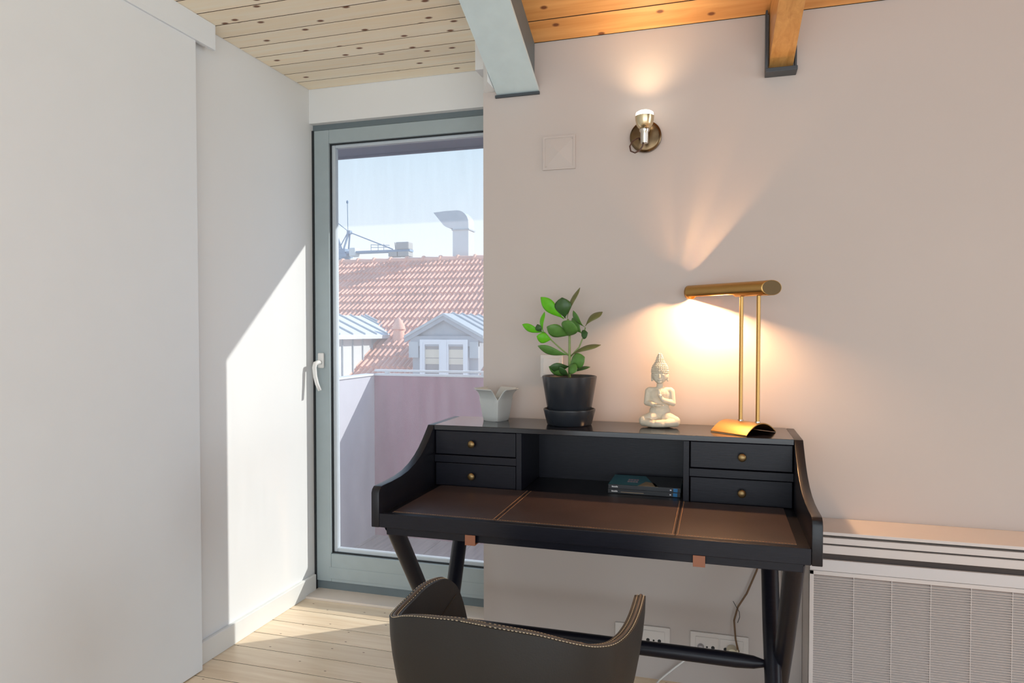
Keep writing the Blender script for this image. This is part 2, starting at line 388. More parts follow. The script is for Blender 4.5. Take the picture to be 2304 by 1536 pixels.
# beams
sb = thing('steel_beam', (-.715, WY, 2.084), 'blue-grey painted steel beam running up the ceiling above the balcony door corner', 'beam')
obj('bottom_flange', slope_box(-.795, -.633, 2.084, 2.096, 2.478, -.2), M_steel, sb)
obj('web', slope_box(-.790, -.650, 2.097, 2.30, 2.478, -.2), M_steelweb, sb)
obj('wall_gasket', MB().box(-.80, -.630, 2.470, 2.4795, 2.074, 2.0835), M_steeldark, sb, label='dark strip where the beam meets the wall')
wbm = thing('timber_beam', (.197, WY, 2.075), 'orange varnished timber ceiling beam resting in a dark metal shoe on the wall', 'beam')
tb = MB().prism([(0, 0), (-1.9, 1.9 * SL), (-1.9, 1.9 * SL + .2), (0, .2)], 'x', -.038, .038, .002)
o = obj('timber', tb, M_beam, wbm, local=True); o.rotation_euler = (0, 0, math.radians(2.4))
sh = MB().box(.148, .246, 2.425, 2.4795, 2.052, 2.066, .002).box(.148, .154, 2.44, 2.4795, 2.066, 2.26).box(.240, .246, 2.455, 2.4795, 2.066, 2.14)
obj('metal_shoe', sh, M_steeldark, wbm, label='dark grey metal bracket under the beam end')

for src, mg in ((b0, M_pine_gap), (b1, M_pine_gap), (first, M_gap)):
    src.data.materials.append(mg)
    for p in src.data.polygons:
        if abs(p.normal.y) > .9: p.material_index = 1

# ------------------------------------------------------------------ sliding closet panel on the left
cp = thing('sliding_closet_panel', (-1.755, .5, 0), 'tall plain white sliding closet panel along the left wall', 'closet door')
obj('panel', MB().box(-1.775, -1.737, -1.5, 2.0, .004, 2.21, .002), M_white, cp)
fa = MB().box(-1.784, -1.731, -2.6, 2.092, 2.228, 2.2995, .0015)
fa.box(-1.745, -1.731, -2.6, 2.092, 2.21, 2.23, .0015)
struct('trim_4', fa, M_white)   # track fascia under the ceiling

# ------------------------------------------------------------------ balcony door
dr = obj('door_1', MB().box(XL, -.85, 2.795, 2.855, 2.122, 2.147).box(XL, -1.760, 2.80, 2.855, 0, 2.122).box(-.862, -.85, 2.797, 2.855, 0, 2.122).box(XL, -.85, 2.797, 2.855, 0, .046), M_framedark, None, kind='structure')
sx0, sx1, sz0, sz1 = -1.776, -.8505, .048, 2.120
gx0, gx1, gz0, gz1 = -1.700, -.872, .178, 2.058
def ring(x0, x1, z0, z1, a0, a1, c0, c1, y0, y1, bev=0):
    m = MB()
    m.box(x0, a0, y0, y1, z0, z1, bev).box(a1, x1, y0, y1, z0, z1, bev).box(a0, a1, y0, y1, c1, z1, bev).box(a0, a1, y0, y1, z0, c0, bev); return m
sash = ring(sx0, sx1, sz0, sz1, gx0, gx1, gz0, gz1, 2.788, 2.85, .003)
so = obj('sash', sash, M_frame, dr)
obj('bottom_rail_panel', MB().box(gx0 - .012, gx1 + .03, 2.7855, 2.795, .062, .116, .002), M_frame, dr)
obj('gasket', ring(gx0 - .002, gx1 + .002, gz0 - .002, gz1 + .002, gx0 + .0045, gx1 - .0045, gz0 + .0045, gz1 - .0045, 2.800, 2.84), M_gasket, dr)
obj('glazing_bead', ring(gx0 + .004, gx1 - .004, gz0 + .004, gz1 - .004, gx0 + .022, gx1 - .022, gz0 + .022, gz1 - .018, 2.808, 2.836, .003), M_bead, dr)
obj('pane', MB().box(gx0 + .014, gx1 - .014, 2.8235, 2.8245, gz0 + .014, gz1 - .014), M_glass, dr)
obj('wall_gap', MB().box(XL + .0005, XL + .009, 2.784, 2.796, 0.0, 2.12), M_gasket, dr)
hx, hy = -1.742, 2.788
hd = obj('handle_plate', MB().box(hx - .016, hx + .016, hy - .012, hy, 1.035, 1.105, .006, seg=3), M_handle, dr, smooth=True, autosmooth=40, label='white oval plate of the door handle')
hp = [(hx, hy, 1.060), (hx, hy - .03, 1.062), (hx - .004, hy - .047, 1.058), (hx - .006, hy - .052, 1.04), (hx - .002, hy - .052, 1.0), (hx + .006, hy - .050, .965), (hx + .018, hy - .046, .935)]
obj('handle_lever', MB().tube(hp, [.010, .010, .0105, .010,   .0092, .0088, .008], 12), M_handle, hd, smooth=True, label='white curved lever handle')

# ------------------------------------------------------------------ desk
dk = thing('writing_desk', (-.354, 2.115, 0), 'black stained writing desk with brass-knobbed drawers and brown leather top against the wall', 'desk')
prof = [(1.785, .636), (1.785, .735), (1.790, .746), (1.800, .7525), (1.815, .7535), (1.87, .7535), (1.93, .756), (1.985, .763), (2.035, .776), (2.08, .795), (2.115, .815), (2.145, .837), (2.168, .856), (2.186, .872), (2.195, .8805), (2.45, .8805), (2.45, .636)]
for x0, x1 in ((-.956, -.931), (.223, .248)):
    obj('side_panel', MB().prism(prof, 'x', x0, x1, .0022), M_blackY, dk, smooth=True, autosmooth=25)
obj('hutch_top', MB().box(-.9305, .2225, 2.19, 2.45, .864, .8815, .0015), M_top, dk)
obj('back_panel', MB().box(-.931, .223, 2.432, 2.45, .636, .864), M_black, dk)
obj('desktop', MB().box(-.931, .223, 1.80, 2.432, .655, .6715), M_blackY, dk)
obj('front_drawer', MB().box(-.9305, .2225, 1.785, 1.806, .637, .6775, .0015), M_black, dk, label='shallow black front apron drawer')
obj('under_frame', MB().box(-.915, .207, 1.80, 1.825, .613, .6365, .0015).box(-.915, .207, 2.41, 2.435, .613, .6365, .0015).box(-.915, -.89, 1.8255, 2.4095, .614, .636).box(.182, .207, 1.8255, 2.4095, .614, .636), M_black, dk)
for x in (-.651, -.039):
    t = MB().box(x - .015, x + .015, 1.7815, 1.7848, .612, .638, .0008).box(x - .015, x + .015, 1.7815, 1.84, .6095, .6125, .0005)
    obj('pull_tab', t, M_tab, dk, label='tan leather pull tab')
# leather writing surface in three pieces
lz0, lz1 = .6716, .6765
for x0, x1 in ((-.903, -.5905), (-.5885, -.101), (-.099, .194)):
    obj('leather_mat', MB().box(x0, x1, 1.813, 2.185, lz0, lz1, .0012), M_leather, dk)
st = MB()
for x in (-.596, -.583, -.1065, -.0935):
    yy = 1.82
    while yy < 2.18:
        st.box(x - .0006, x + .0006, yy, yy + .005, lz1 - .0002, lz1 + .0006); yy += .0075
xx = -.90
while xx < .19:
    st.box(xx, xx + .005, 1.8185, 1.8197, lz1 - .0002, lz1 + .0006); xx += .0075
obj('stitching', st, M_thread, dk, kind='stuff', label='tan double stitching')
# hutch: dividers, rails and four drawers
for x0, x1 in ((-.6375, -.619), (-.0975, -.079)):
    obj('divider', MB().box(x0, x1, 2.192, 2.432, .672, .8635, .0012), M_black, dk)
for x0, x1 in ((-.9305, -.638), (-.0785, .2225)):
    obj('drawer_rail', MB().box(x0, x1, 2.193, 2.43, .754, .779, .0012), M_black, dk)
    kx = (x0 + x1) / 2 if x0 < -.5 else .076
    if x0 < -.5: kx = -.793
    for z0, z1 in ((.7815, .8625), (.6735, .7515)):
        d = obj('drawer', MB().box(x0 + .0025, x1 - .0025, 2.197, 2.42, z0, z1, .002), M_black, dk)
        kb = MB().lathe([(0, -.021), (.0075, -.0205), (.0118, -.0175), (.0125, -.0145), (.0118, -.0125), (.006, -.010), (.005, 0)], seg=24, M=Matrix.Translation((kx, 2.197, (z0 + z1) / 2 - .001)) @ Matrix.Rotation(math.radians(-90), 4, 'X'))
        obj('knob', kb, M_knob, d, smooth=True, autosmooth=50, label='round antique brass knob')
# scissor legs and stretcher
def leg(p, q, r0=.0255, r1=.020): return MB().tube([p, Vector(p).lerp(Vector(q), .5), q], [r0, r0, r1], 20)
YC, ZC = 2.11, .235
for xa, xb, xbc in ((-.908, -.884, -.850), (.190, .164, .160)):
    obj('leg', leg((xa, 1.829, .634), (xa, 2.30, 0)), M_black, dk, smooth=True, autosmooth=50)
    obj('leg', leg((xb, 2.392, .634), (2 * xbc - xb if xa < 0 else xbc, 1.92, 0)), M_black, dk, smooth=True, autosmooth=50)
obj('stretcher', MB().tube([(-.85, YC, .236), (-.80, YC, .236), (-.74, YC, .236), (.06, YC, .236), (.11, YC, .236), (.158, YC, .236)], [.006, .018, .0215, .0215, .018, .006], 18), M_black, dk, smooth=True, autosmooth=60)

# ------------------------------------------------------------------ books in the cubby
def book(loc, label, cover, art):
    t = thing('book', loc, label, 'book', 'books in the desk cubby')
    x, y, z = loc
    W, D, H = .232, .16, .0145
    obj('pages', MB().box(x - W / 2 + .003, x + W / 2 - .003, y - D / 2 + .004, y + D / 2 - .003, z + .0015, z + H - .0015), M_page, t)
    obj('cover', MB().box(x - W / 2, x + W / 2, y - D / 2, y + D / 2, z + H - .0015, z + H, .0004).box(x - W / 2, x + W / 2, y - D / 2, y + D / 2, z, z + .0015, .0004), cover, t)
    obj('spine', MB().box(x - W / 2, x + W / 2, y - D / 2 - .001, y - D / 2 + .004, z, z + H, .001), M_bookb, t, label='dark book spine')
    ys_ = y - D / 2 - .0013
    pr = MB()
    for k in range(6): pr.box(x - W / 2 + .012 + k * .0034, x - W / 2 + .0146 + k * .0034, ys_, ys_ + .0004, z + .0055, z + .0055 + (.0048 if k in (0, 4) else .0036))
    pr.box(x + W / 2 - .034, x + W / 2 - .029, ys_, ys_ + .0004, z + .005, z + .009)
    obj('spine_lettering', pr, M_print, t, kind='stuff')
    obj('spine_patch', MB().box(x + W / 2 - .023, x + W / 2 - .010, ys_, ys_ + .0004, z + .0015, z + H - .0015), M_bkblue, t)
    if art:
        q = z + H
        obj('cover_art', MB().prism([(x - .02, y - D / 2), (x + .045, y - D / 2), (x + .03, y - .03), (x + .0, y - .01)], 'z', q, q + .0003), M_tan, t)
        obj('cover_art', MB().prism([(x + .035, y - D / 2 + .002), (x + W / 2, y - D / 2 + .002), (x + W / 2, y + D / 2), (x - .01, y + D / 2), (x + .02, y - .02)], 'z', q, q + .0003), M_bookb, t)
        tt = MB()
        for r_ in range(2):
            for k in range(4): tt.box(x - .06 + k * .009, x - .053 + k * .009, y - .03 + r_ * .03, y - .012 + r_ * .03, q, q + .0003)
        obj('cover_lettering', tt, M_pink, t, kind='stuff')
    else:
        obj('spine_line', MB().box(x - W / 2 + .042, x + .0, ys_, ys_ + .0004, z + .005, z + .0065), M_tan, t)
book((-.2235, 2.33, .6720), 'dark-spined book lying under the teal book in the desk cubby', M_bookb, False)
book((-.2225, 2.33, .6868), 'teal-covered book lying on top in the desk cubby', M_bookteal, True)

# ------------------------------------------------------------------ things on the desk hutch
TZ = .8815
# vase shaped like an opened box
vx, vy = -.762, 2.362
vs = MB()
t = bmesh.new()
cols = 6
def vpt(f, u, v, inner=0):
    # face f (0..3), u across -1..1, v up 0..1; above v=.70 the walls open into four curled flaps with notches at the corners
    h, b0, b1 = .118, .030, .0405
    if v <= .66:
        half = b0 + (b1 - b0) * (v / .66); wd = half; zz = h * v
    else:
        q = (v - .66) / .34
        half = b1 + .033 * q ** 1.35; wd = b1 * (.80 + .20 * (1 - q) ** 3 + .10 * q * q); zz = h * (.66 + .34 * (1.28 * q - .28 * q ** 3))
    return Matrix.Rotation(f * math.pi / 2, 3, 'Z') @ Vector((u * wd, -half, zz))
for f in range(4):
    vals = [0, .15, .3, .45, .55, .66]
    vals2 = [.66, .70, .75, .81, .88, .94, 1.0]
    g = [[t.verts.new(vpt(f, -1 + 2 * k / 6, v)) for k in range(7)] for v in vals]
    for a, b in zip(g, g[1:]):
        for k in range(6): t.faces.new((a[k], a[k + 1], b[k + 1], b[k]))
    # curled flap, narrower at its root corners so V notches open at the corners
    g = [[t.verts.new(Matrix.Identity(3) @ vpt(f, (-1 + 2 * k / 6), v)) for k in range(7)] for v in vals2]
    for a, b in zip(g, g[1:]):
        for k in range(6): t.faces.new((a[k], a[k + 1], b[k + 1], b[k]))
bt = [t.verts.new(Matrix.Rotation(f * math.pi / 2, 3, 'Z') @ Vector((-.030, -.030, 0))) for f in range(4)]
t.faces.new(bt[::-1])
bmesh.ops.remove_doubles(t, verts=t.verts[:], dist=.0006)
bmesh.ops.recalc_face_normals(t, faces=t.faces[:])
t.transform(Matrix.Translation((vx, vy, TZ)) @ Matrix.Rotation(math.radians(-21), 4, 'Z'))
vs.add(t)
vo = obj('folded_vase', vs, M_vase, loc=(vx, vy, TZ), smooth=True, autosmooth=50, label='pale grey porcelain vase shaped like an opened box, left end of the desk', cat='vase')
sm = vo.modifiers.new('thick', 'SOLIDIFY'); sm.thickness = .0035; sm.offset = -1
bv = vo.modifiers.new('round', 'BEVEL'); bv.width = .0012; bv.segments = 2; bv.limit_method = 'ANGLE'

# plant in its pot
px_, py_ = -.487, 2.335
pl = thing('potted_plant', (px_, py_, TZ), 'small leafy green plant in a black pot on a black saucer', 'plant')
obj('saucer', MB().lathe([(0, 0), (.074, 0), (.077, .003), (.0895, .050), (.0895, .0545), (.086, .0555), (.083, .052), (.072, .008), (0, .008)], px_, py_, 56).bm and MB().lathe([(0, TZ), (.074, TZ), (.077, TZ + .003), (.0895, TZ + .050), (.0895, TZ + .0545), (.086, TZ + .0555), (.083, TZ + .052), (.072, TZ + .008), (0, TZ + .008)], px_, py_, 56), M_pot, pl, smooth=True, autosmooth=50)
z1 = TZ + .0081
obj('pot', MB().lathe([(0, z1), (.066, z1), (.069, z1 + .003), (.094, z1 + .154), (.0945, z1 + .158), (.092, z1 + .160), (.088, z1 + .157), (.083, z1 + .11), (0, z1 + .11)], px_, py_, 56), M_pot, pl, smooth=True, autosmooth=50)
obj('soil', MB().lathe([(0, z1 + .146), (.04, z1 + .147), (.0855, z1 + .142), (.084, z1 + .128), (0, z1 + .128)], px_, py_, 32), M_soil, pl, smooth=True)
sm_ = MB()
sm_.tube([(px_, py_, 1.02), (-.4866, py_, 1.12), (-.4867, py_, 1.189), (-.4927, py_, 1.246)], [.0052, .0045, .004, .003], 10)
obj('stem', sm_, M_stem, pl, smooth=True)
obj('stem', MB().tube([(-.4875, py_, 1.118), (-.5206, py_ - .01, 1.1473), (-.5467, py_ - .015, 1.1715), (-.5717, py_ - .02, 1.2004)], [.0028, .0026, .0024, .002], 8), M_stem, pl, smooth=True)
obj('stem', MB().tube([(-.4866, py_, 1.112), (-.4552, py_ + .01, 1.1478), (-.4425, py_ + .015, 1.1821), (-.4345, py_ + .015, 1.2163)], [.0028, .0026, .0024, .002], 8), M_stem, pl, smooth=True)
def leaf(b, tp, hw, tilt, dy0, dy1, curl=.012, cup=.25, shape=.55):
    b3 = Vector((b[0], py_ + dy0, b[1])); t3 = Vector((tp[0], py_ + dy1, tp[1]))
    d = t3 - b3; Ln = d.length; dn = d.normalized()
    inpl = Vector((-dn.z, 0, dn.x)).normalized()
    yv = (Vector((0, 1, 0)) - dn * dn.y).normalized()
    wv = (inpl * math.cos(tilt) + yv * math.sin(tilt)).normalized(); nv = dn.cross(wv).normalized()
    m = MB(); rows = []
    for i in range(11):
        s_ = i / 10
        wd = 1.32 * hw * max(.04, math.sin(math.pi * s_ ** 1.5) ** .85 if 0 < s_ < 1 else 0)
        if s_ < .12: wd = max(wd * s_ / .12, .0012)
        c = b3 + d * s_ + nv * (curl * math.sin(math.pi * s_)) 
        rows.append([c + wv * (u * wd) + nv * (-cup * wd * (abs(u) ** 1.5)) for u in (-1, -.66, -.33, 0, .33, .66, 1)])
    m.grid(rows); return m
LV = [  # base, tip, half width, tilt, depth offsets, material
 ((-.5067, 1.2463), (-.5838, 1.3209), .0165, .2, 0, -.02, M_leafb), ((-.4997, 1.2478), (-.5057, 1.3175), .0225, .05, -.012, -.035, M_leafd),
 ((-.4945, 1.2485), (-.4522, 1.3532), .0150, 1.0, 0, .01, M_leafback), ((-.4368, 1.2186), (-.4706, 1.2736), .0125, .9, .015, -.015, M_leafm),
 ((-.4341, 1.2209), (-.3774, 1.2694), .0150, .85, .015, .03, M_leafback), ((-.5741, 1.200), (-.573, 1.2699), .0110, .8, -.02, -.01, M_leafb),
 ((-.5729, 1.1992), (-.6475, 1.2272), .0105, .3, -.02, -.03, M_leafb), ((-.5800, 1.2023), (-.5908, 1.2271), .0090, .2, -.024, -.04, M_leafd),
 ((-.5479, 1.1749), (-.5908, 1.1864), .0140, .1, -.015, -.05, M_leafb), ((-.4885, 1.1889), (-.5551, 1.2189), .0185, .3, 0, -.05, M_leafm),
 ((-.4870, 1.1866), (-.4703, 1.2386), .0240, .15, -.005, -.06, M_leafm), ((-.4467, 1.1958), (-.4833, 1.2485), .0165, .4, .015, .03, M_leafm),
 ((-.4434, 1.1844), (-.4195, 1.1981), .0120, .3, .012, -.02, M_leafd), ((-.4900, 1.122), (-.5943, 1.1527), .0125, .45, 0, -.02, M_leafm),
 ((-.4840, 1.118), (-.3794, 1.1562), .0130, 1.0, 0, .01, M_leafback), ((-.4853, 1.0832), (-.4262, 1.116), .0200, .2, 0, -.04, M_leafm),
 ((-.4863, 1.0831), (-.5489, 1.0812), .0130, .4, 0, -.04, M_leafd), ((-.4893, 1.0508), (-.5525, 1.0823), .0120, .3, 0, -.03, M_leafm),
 ((-.4819, 1.052), (-.4111, 1.0808), .0130, 1.25, 0, -.02, M_leafd), ((-.4865, 1.0820), (-.4503, 1.0687), .0150, .2, -.004, -.055, M_leafm),
 ((-.4890, 1.0508), (-.5111, 1.0829), .0090, .3, 0, -.045, M_leafd)]
for b, tp, hw, ti, d0, d1, mt in LV:
    lo = obj('leaf', leaf(b, tp, hw, ti, d0, d1), mt, pl, smooth=True)
    q = lo.modifiers.new('thick', 'SOLIDIFY'); q.thickness = .0009

# seated stone figurine
bx_, by_ = -.183, 2.368
bd = thing('meditating_figurine', (bx_, by_, TZ), 'small cream stone seated meditating figurine with a pointed curled hairdo', 'figurine')
u = MB()
def E_(c, r, rot=None): u.ell(Vector(c), r, rot, 18)
def cap(pts, rs):
    pts = [Vector(p) for p in pts]
    for (a, ra), (b, rb) in zip(zip(pts, rs), zip(pts[1:], rs[1:])):
        n_ = max(2, int((b - a).length / .004))
        for k in range(n_ + 1):
            s_ = k / n_; rr = ra + (rb - ra) * s_; u.ell(a.lerp(b, s_), (rr, rr, rr), None, 10)
# crossed legs
cap([(-.022, -.005, .030), (-.052, -.020, .022)], [.022, .0165]); cap([(.022, -.005, .030), (.052, -.020, .022)], [.022, .0165])
cap([(-.052, -.022, .018), (-.02, -.042, .014), (.012, -.046, .013)], [.0155, .013, .010]); cap([(.052, -.022, .018), (.02, -.040, .016), (-.008, -.047, .018)], [.0155, .013, .009])
E_((0, 0, .016), (.058, .036, .0165)); E_((0, -.03, .010), (.045, .022, .010))
# trunk
E_((0, .006, .050), (.036, .026, .028)); E_((0, .006, .080), (.033, .023, .034)); E_((0, .006, .108), (.040, .022, .027))
cap([(-.034, .006, .120), (.034, .006, .120)], [.013, .013]); cap([(0, .004, .130), (0, .001, .150)], [.012, .011])
# arms: one hand raised flat in front of the chest, the other cupped below it
cap([(-.038, .006, .118), (-.043, .000, .082)], [.012, .0105]); cap([(-.043, .0, .080), (-.016, -.026, .074)], [.0105, .008])
cap([(.038, .006, .118), (.043, .000, .080)], [.012, .0105]); cap([(.043, .0, .080), (.012, -.028, .092)], [.0105, .008])
E_((-.004, -.033, .074), (.013, .008, .0045))
for k in range(4): cap([(-.002 + .001 * k, -.034 - .0015 * k + .004, .0735), (.011 + .0015 * (k % 3), -.035 + .003 * k - .004, .0755)], [.0024, .0018])
cap([(.010, -.030, .094), (.002, -.031, .106)], [.0075, .0065])
for k, ln in enumerate((.016, .019, .018, .014)): cap([(.004 - .0028 * k + .002, -.032, .106), (.000 - .0022 * k + .001, -.030, .108 + ln)], [.0025, .0017])
cap([(.008, -.034, .098), (.010, -.036, .112)], [.0026, .002])
# head
E_((0, -.002, .174), (.0262, .025, .027)); E_((0, -.006, .164), (.020, .020, .019))
E_((0, -.0285, .171), (.0032, .0045, .0075)); E_((0, -.0305, .1675), (.0042, .0035, .003))
E_((0, -.0255, .1595), (.0065, .0032, .0018)); E_((0, -.0245, .1570), (.0052, .003, .0018)); E_((0, -.0225, .151), (.007, .0045, .0045))
for s_ in (-1, 1):
    E_((s_ * .0098, -.0235, .1755), (.0064, .003, .0026)); cap([(s_ * .004, -.0258, .1815), (s_ * .0165, -.0215, .1808)], [.0014, .0012])
    E_((s_ * .0262, .000, .170), (.0035, .006, .0105)); E_((s_ * .0258, .000, .158), (.0035, .004, .006))
u.bm.transform(Matrix.Translation((bx_, by_, TZ)) @ Matrix.Rotation(math.radians(2), 4, 'Z'))
bo = obj('body', u, M_statue, bd, smooth=True)
rm = bo.modifiers.new('weld', 'REMESH'); rm.mode = 'VOXEL'; rm.voxel_size = .0014; rm.use_smooth_shade = True
sm2 = bo.modifiers.new('soft', 'SMOOTH'); sm2.factor = .5; sm2.iterations = 3
hr = MB()
hp_ = [(0.0285, .184), (.0288, .190), (.0272, .198), (.0235, .206), (.0185, .213), (.0145, .220), (.0115, .228), (.0085, .237), (.0045, .245), (0, .2495)]
hr.lathe([(0, .178)] + [(r * .94, z) for r, z in hp_], 0, 0, 24)
rr_ = 0
zz = .183
while zz < .246:
    import bisect
    for (r0, a0), (r1, a1) in zip(hp_, hp_[1:]):
        if a0 <= zz <= a1: rad = r0 + (r1 - r0) * (zz - a0) / (a1 - a0); break
    else: rad = .0285
    nb = max(5, int(2 * math.pi * rad / .0062))
    for k in range(nb):
        a = 2 * math.pi * (k + .5 * (rr_ % 2)) / nb
        hr.ell(Vector((rad * .95 * math.cos(a), rad * .95 * math.sin(a), zz)), (.0031, .0031, .0030), None, 6)
    zz += .0056; rr_ += 1
hr.bm.transform(Matrix.Translation((bx_, by_ + .001, TZ)))
obj('hair', hr, M_statue, bd, smooth=True, label='pointed topknot of small round curls')

# desk lamp
lc = Vector((.083, 2.315, TZ))
azm = math.radians(53)
AX = Vector((-math.sin(azm), math.cos(azm), 0)); LT = Vector((math.cos(azm), math.sin(azm), 0)); UP = Vector((0, 0, 1))
def lp(a, l, z): return lc + AX * a + LT * l + UP * z
dl = thing('desk_lamp', lc, 'brushed brass desk lamp with twin poles and tubular head, lit', 'lamp')
# arched base
n_ = 14; ch = .078
arch = []
for i in range(n_ + 1):
    s_ = -1 + 2 * i / n_
    arch.append((s_ * ch, .0315 * (1 - s_ * s_) + .0006))
t = bmesh.new(); A = []; B = []
for l, z in arch:
    A.append((t.verts.new(lp(.066, l, z + .003)), t.verts.new(lp(-.066, l, z + .003)))); B.append((t.verts.new(lp(.066, l, z)), t.verts.new(lp(-.066, l, z))))
for i in range(n_):
    t.faces.new((A[i][0], A[i][1], A[i + 1][1], A[i + 1][0])); t.faces.new((B[i][0], B[i + 1][0], B[i + 1][1], B[i][1]))
    for e_ in (0, 1): t.faces.new((A[i][e_], A[i + 1][e_], B[i + 1][e_], B[i][e_]))
for i in (0, n_): t.faces.new((A[i][0], A[i][1], B[i][1], B[i][0]))
bmesh.ops.recalc_face_normals(t, faces=t.faces[:])
obj('base', MB().add(t), M_brass, dl, smooth=True, autosmooth=40, label='arched brass base plate')
HZ = .455; TR = .0235
for a in (.010, -.052):
    p_ = obj('pole', MB().tube([lp(a, 0, .032), lp(a, 0, HZ - .02)], .0062, 16), M_brass, dl, smooth=True, autosmooth=50)
    obj('collar', MB().tube([lp(a, 0, .033), lp(a, 0, .039)], .0085, 16), M_chrome, p_, smooth=True, autosmooth=50)
# tube head: shell open along the underside and slotted along the top
t = bmesh.new()
a_end, a_beg = .222, -.098
BA = .118                                   # where the bulb sits along the tube
na, nl = 180, 40
angs = [2 * math.pi * k / na for k in range(na)]
vals = [a_beg + (a_end - a_beg) * k / nl for k in range(nl + 1)]
gridv = []
for k, a in enumerate(vals):
    row = []
    for th in angs:
        l, z = TR * math.cos(th), TR * math.sin(th)     # th measured from the wall side
        aa = a
        if a < BA - .08:
            w_ = (BA - .08 - a) / (BA - .08 - a_beg); aa = a + w_ * (-.018) * (math.cos(th))    # slanted near end: wall side longer
        row.append(t.verts.new(lp(aa, l, HZ + z)))
    gridv.append(row)
def inner(a, th_deg):
    d = th_deg % 360
    if 222 < d < 322 and BA - .088 < a < BA + .088: return False      # opening underneath
    if (72.5 < d < 75.5 or 86.5 < d < 89.5 or 100.5 < d < 103.5) and BA - .022 < a < BA + .020: return False        # narrow slot on top
    return True
for k in range(nl):
    am = (vals[k] + vals[k + 1]) / 2
    for j in range(na):
        if inner(am, math.degrees(angs[j]) + 180 / na):
            t.faces.new((gridv[k][j], gridv[k][(j + 1) % na], gridv[k + 1][(j + 1) % na], gridv[k + 1][j]))
bmesh.ops.recalc_face_normals(t, faces=t.faces[:])
ho = obj('head', MB().add(t), M_brass, dl, smooth=True, label='tubular brass lamp head')
q = ho.modifiers.new('thick', 'SOLIDIFY'); q.thickness = .0012; q.offset = -1
t = bmesh.new(); t.faces.new([t.verts.new(v.co) for v in [type('q', (), {'co': lp(a_beg - .018 * math.cos(th), TR * .97 * math.cos(th), HZ + TR * .97 * math.sin(th))}) for th in angs]])
r_ = bmesh.ops.extrude_face_region(t, geom=t.faces[:]); bmesh.ops.translate(t, verts=[v for v in r_['geom'] if isinstance(v, bmesh.types.BMVert)], vec=AX * .002)
obj('end_cap', MB().add(t), mat('dark_brass_cap', (104, 86, 60), .5, metal=.8, noise=.08), dl, label='dark brass end cap')
obj('end_cap', MB().tube([lp(a_end - .002, 0, HZ), lp(a_end, 0, HZ)], TR * .99, 40), M_brass, dl)
obj('bulb', MB().tube([lp(BA - .028, 0, HZ), lp(BA - .025, 0, HZ), lp(BA + .025, 0, HZ), lp(BA + .028, 0, HZ)], [.002, .0045, .0045, .002], 14), M_bulb, dl, smooth=True, label='glowing tubular bulb')
# its cord drops behind the desk to the wall socket
cord = [lp(.03, .07, .004), (.13, 2.425, TZ + .004), (.150, 2.462, TZ - .004), (.158, 2.4665, .80), (.160, 2.4665, .60), (.150, 2.4665, .44), (.135, 2.466, .387), (.104, 2.465, .307), (.076, 2.465, .258), (.064, 2.464, .21), (.069, 2.455, .149), (.078, 2.446, .112)]
obj('power_cord', MB().tube(cord, .0031, 8), M_cable, dl, smooth=True, label='thin brown power cord hanging behind the desk')
obj('cord_tie', MB().tube([(.060, 2.46, .278), (.069, 2.4605, .262), (.080, 2.4595, .244), (.082, 2.4595, .226), (.075, 2.460, .205)], .0011, 6), M_gasket, dl, label='dark wire tie')
obj('plug', MB().tube([(.058, 2.4655, .105), (.058, 2.436, .105)], [.019, .0165], 20).tube([(.058, 2.442, .108), (.078, 2.444, .113)], .006, 10), mat('cream_plug', (214, 206, 182), .5, noise=.03), dl, smooth=True, autosmooth=40, label='cream plug in the wall socket')

# ------------------------------------------------------------------ fixtures on the desk wall
sc = thing('wall_spotlight', (-.244, WY, 1.885), 'small lit antique bronze wall spotlight aimed at the ceiling', 'wall light')
Mx = Matrix.Translation((-.244, WY, 1.885)) @ Matrix.Rotation(math.radians(90), 4, 'X')
obj('wall_plate', MB().lathe([(0, .0), (.052, .0), (.0545, .004), (.0545, .018), (.050, .022), (.046, .0235), (0, .0245)], seg=48, M=Mx), M_bronze, sc, smooth=True, autosmooth=45)
sxp, syp, sd_z = -.240, WY - .092, -.038
obj('arm', MB().tube([(-.25, WY - .024, 1.893), (sxp, syp, 1.896 + sd_z)], .0065, 12), M_bronze, sc, smooth=True)
obj('lamp_body', MB().lathe([(r, z + sd_z) for r, z in [(0, 1.880), (.0125, 1.880), (.0135, 1.884), (.0135, 1.915), (.017, 1.920), (.017, 1.927), (.0, 1.927)]], sxp, syp, 28), M_chrome, sc, smooth=True, autosmooth=40)
obj('shade_cup', MB().lathe([(r, z + sd_z) for r, z in [(.014, 1.9275), (.021, 1.931), (.0275, 1.942), (.031, 1.958), (.0322, 1.970), (.0308, 1.970), (.0295, 1.958), (.026, 1.943), (.019, 1.933), (.0, 1.930)]], sxp, syp, 40), M_cup, sc, smooth=True, autosmooth=50)
obj('bulb', MB().lathe([(r, z + sd_z) for r, z in [(.0, 1.964), (.0285, 1.966), (.0300, 1.976), (.0285, 1.982), (.020, 1.987), (.0, 1.9895)]], sxp, syp, 32), M_led, sc, smooth=True, label='glowing bulb face')
obj('cable', MB().tube([(sxp - .004, syp, 1.844), (sxp - .006, syp - .002, 1.832), (sxp - .016, syp - .001, 1.818), (sxp - .032, syp + .002, 1.812), (sxp - .047, syp + .006, 1.820), (sxp - .051, syp + .012, 1.838), (sxp - .043, syp + .022, 1.857), (sxp - .030, syp + .040, 1.870), (-.264, syp + .071, 1.880)], .0026, 8), mat('dark_brown_cable', (86, 58, 48), .5, noise=.1), sc, smooth=True, label='looped brown cable')
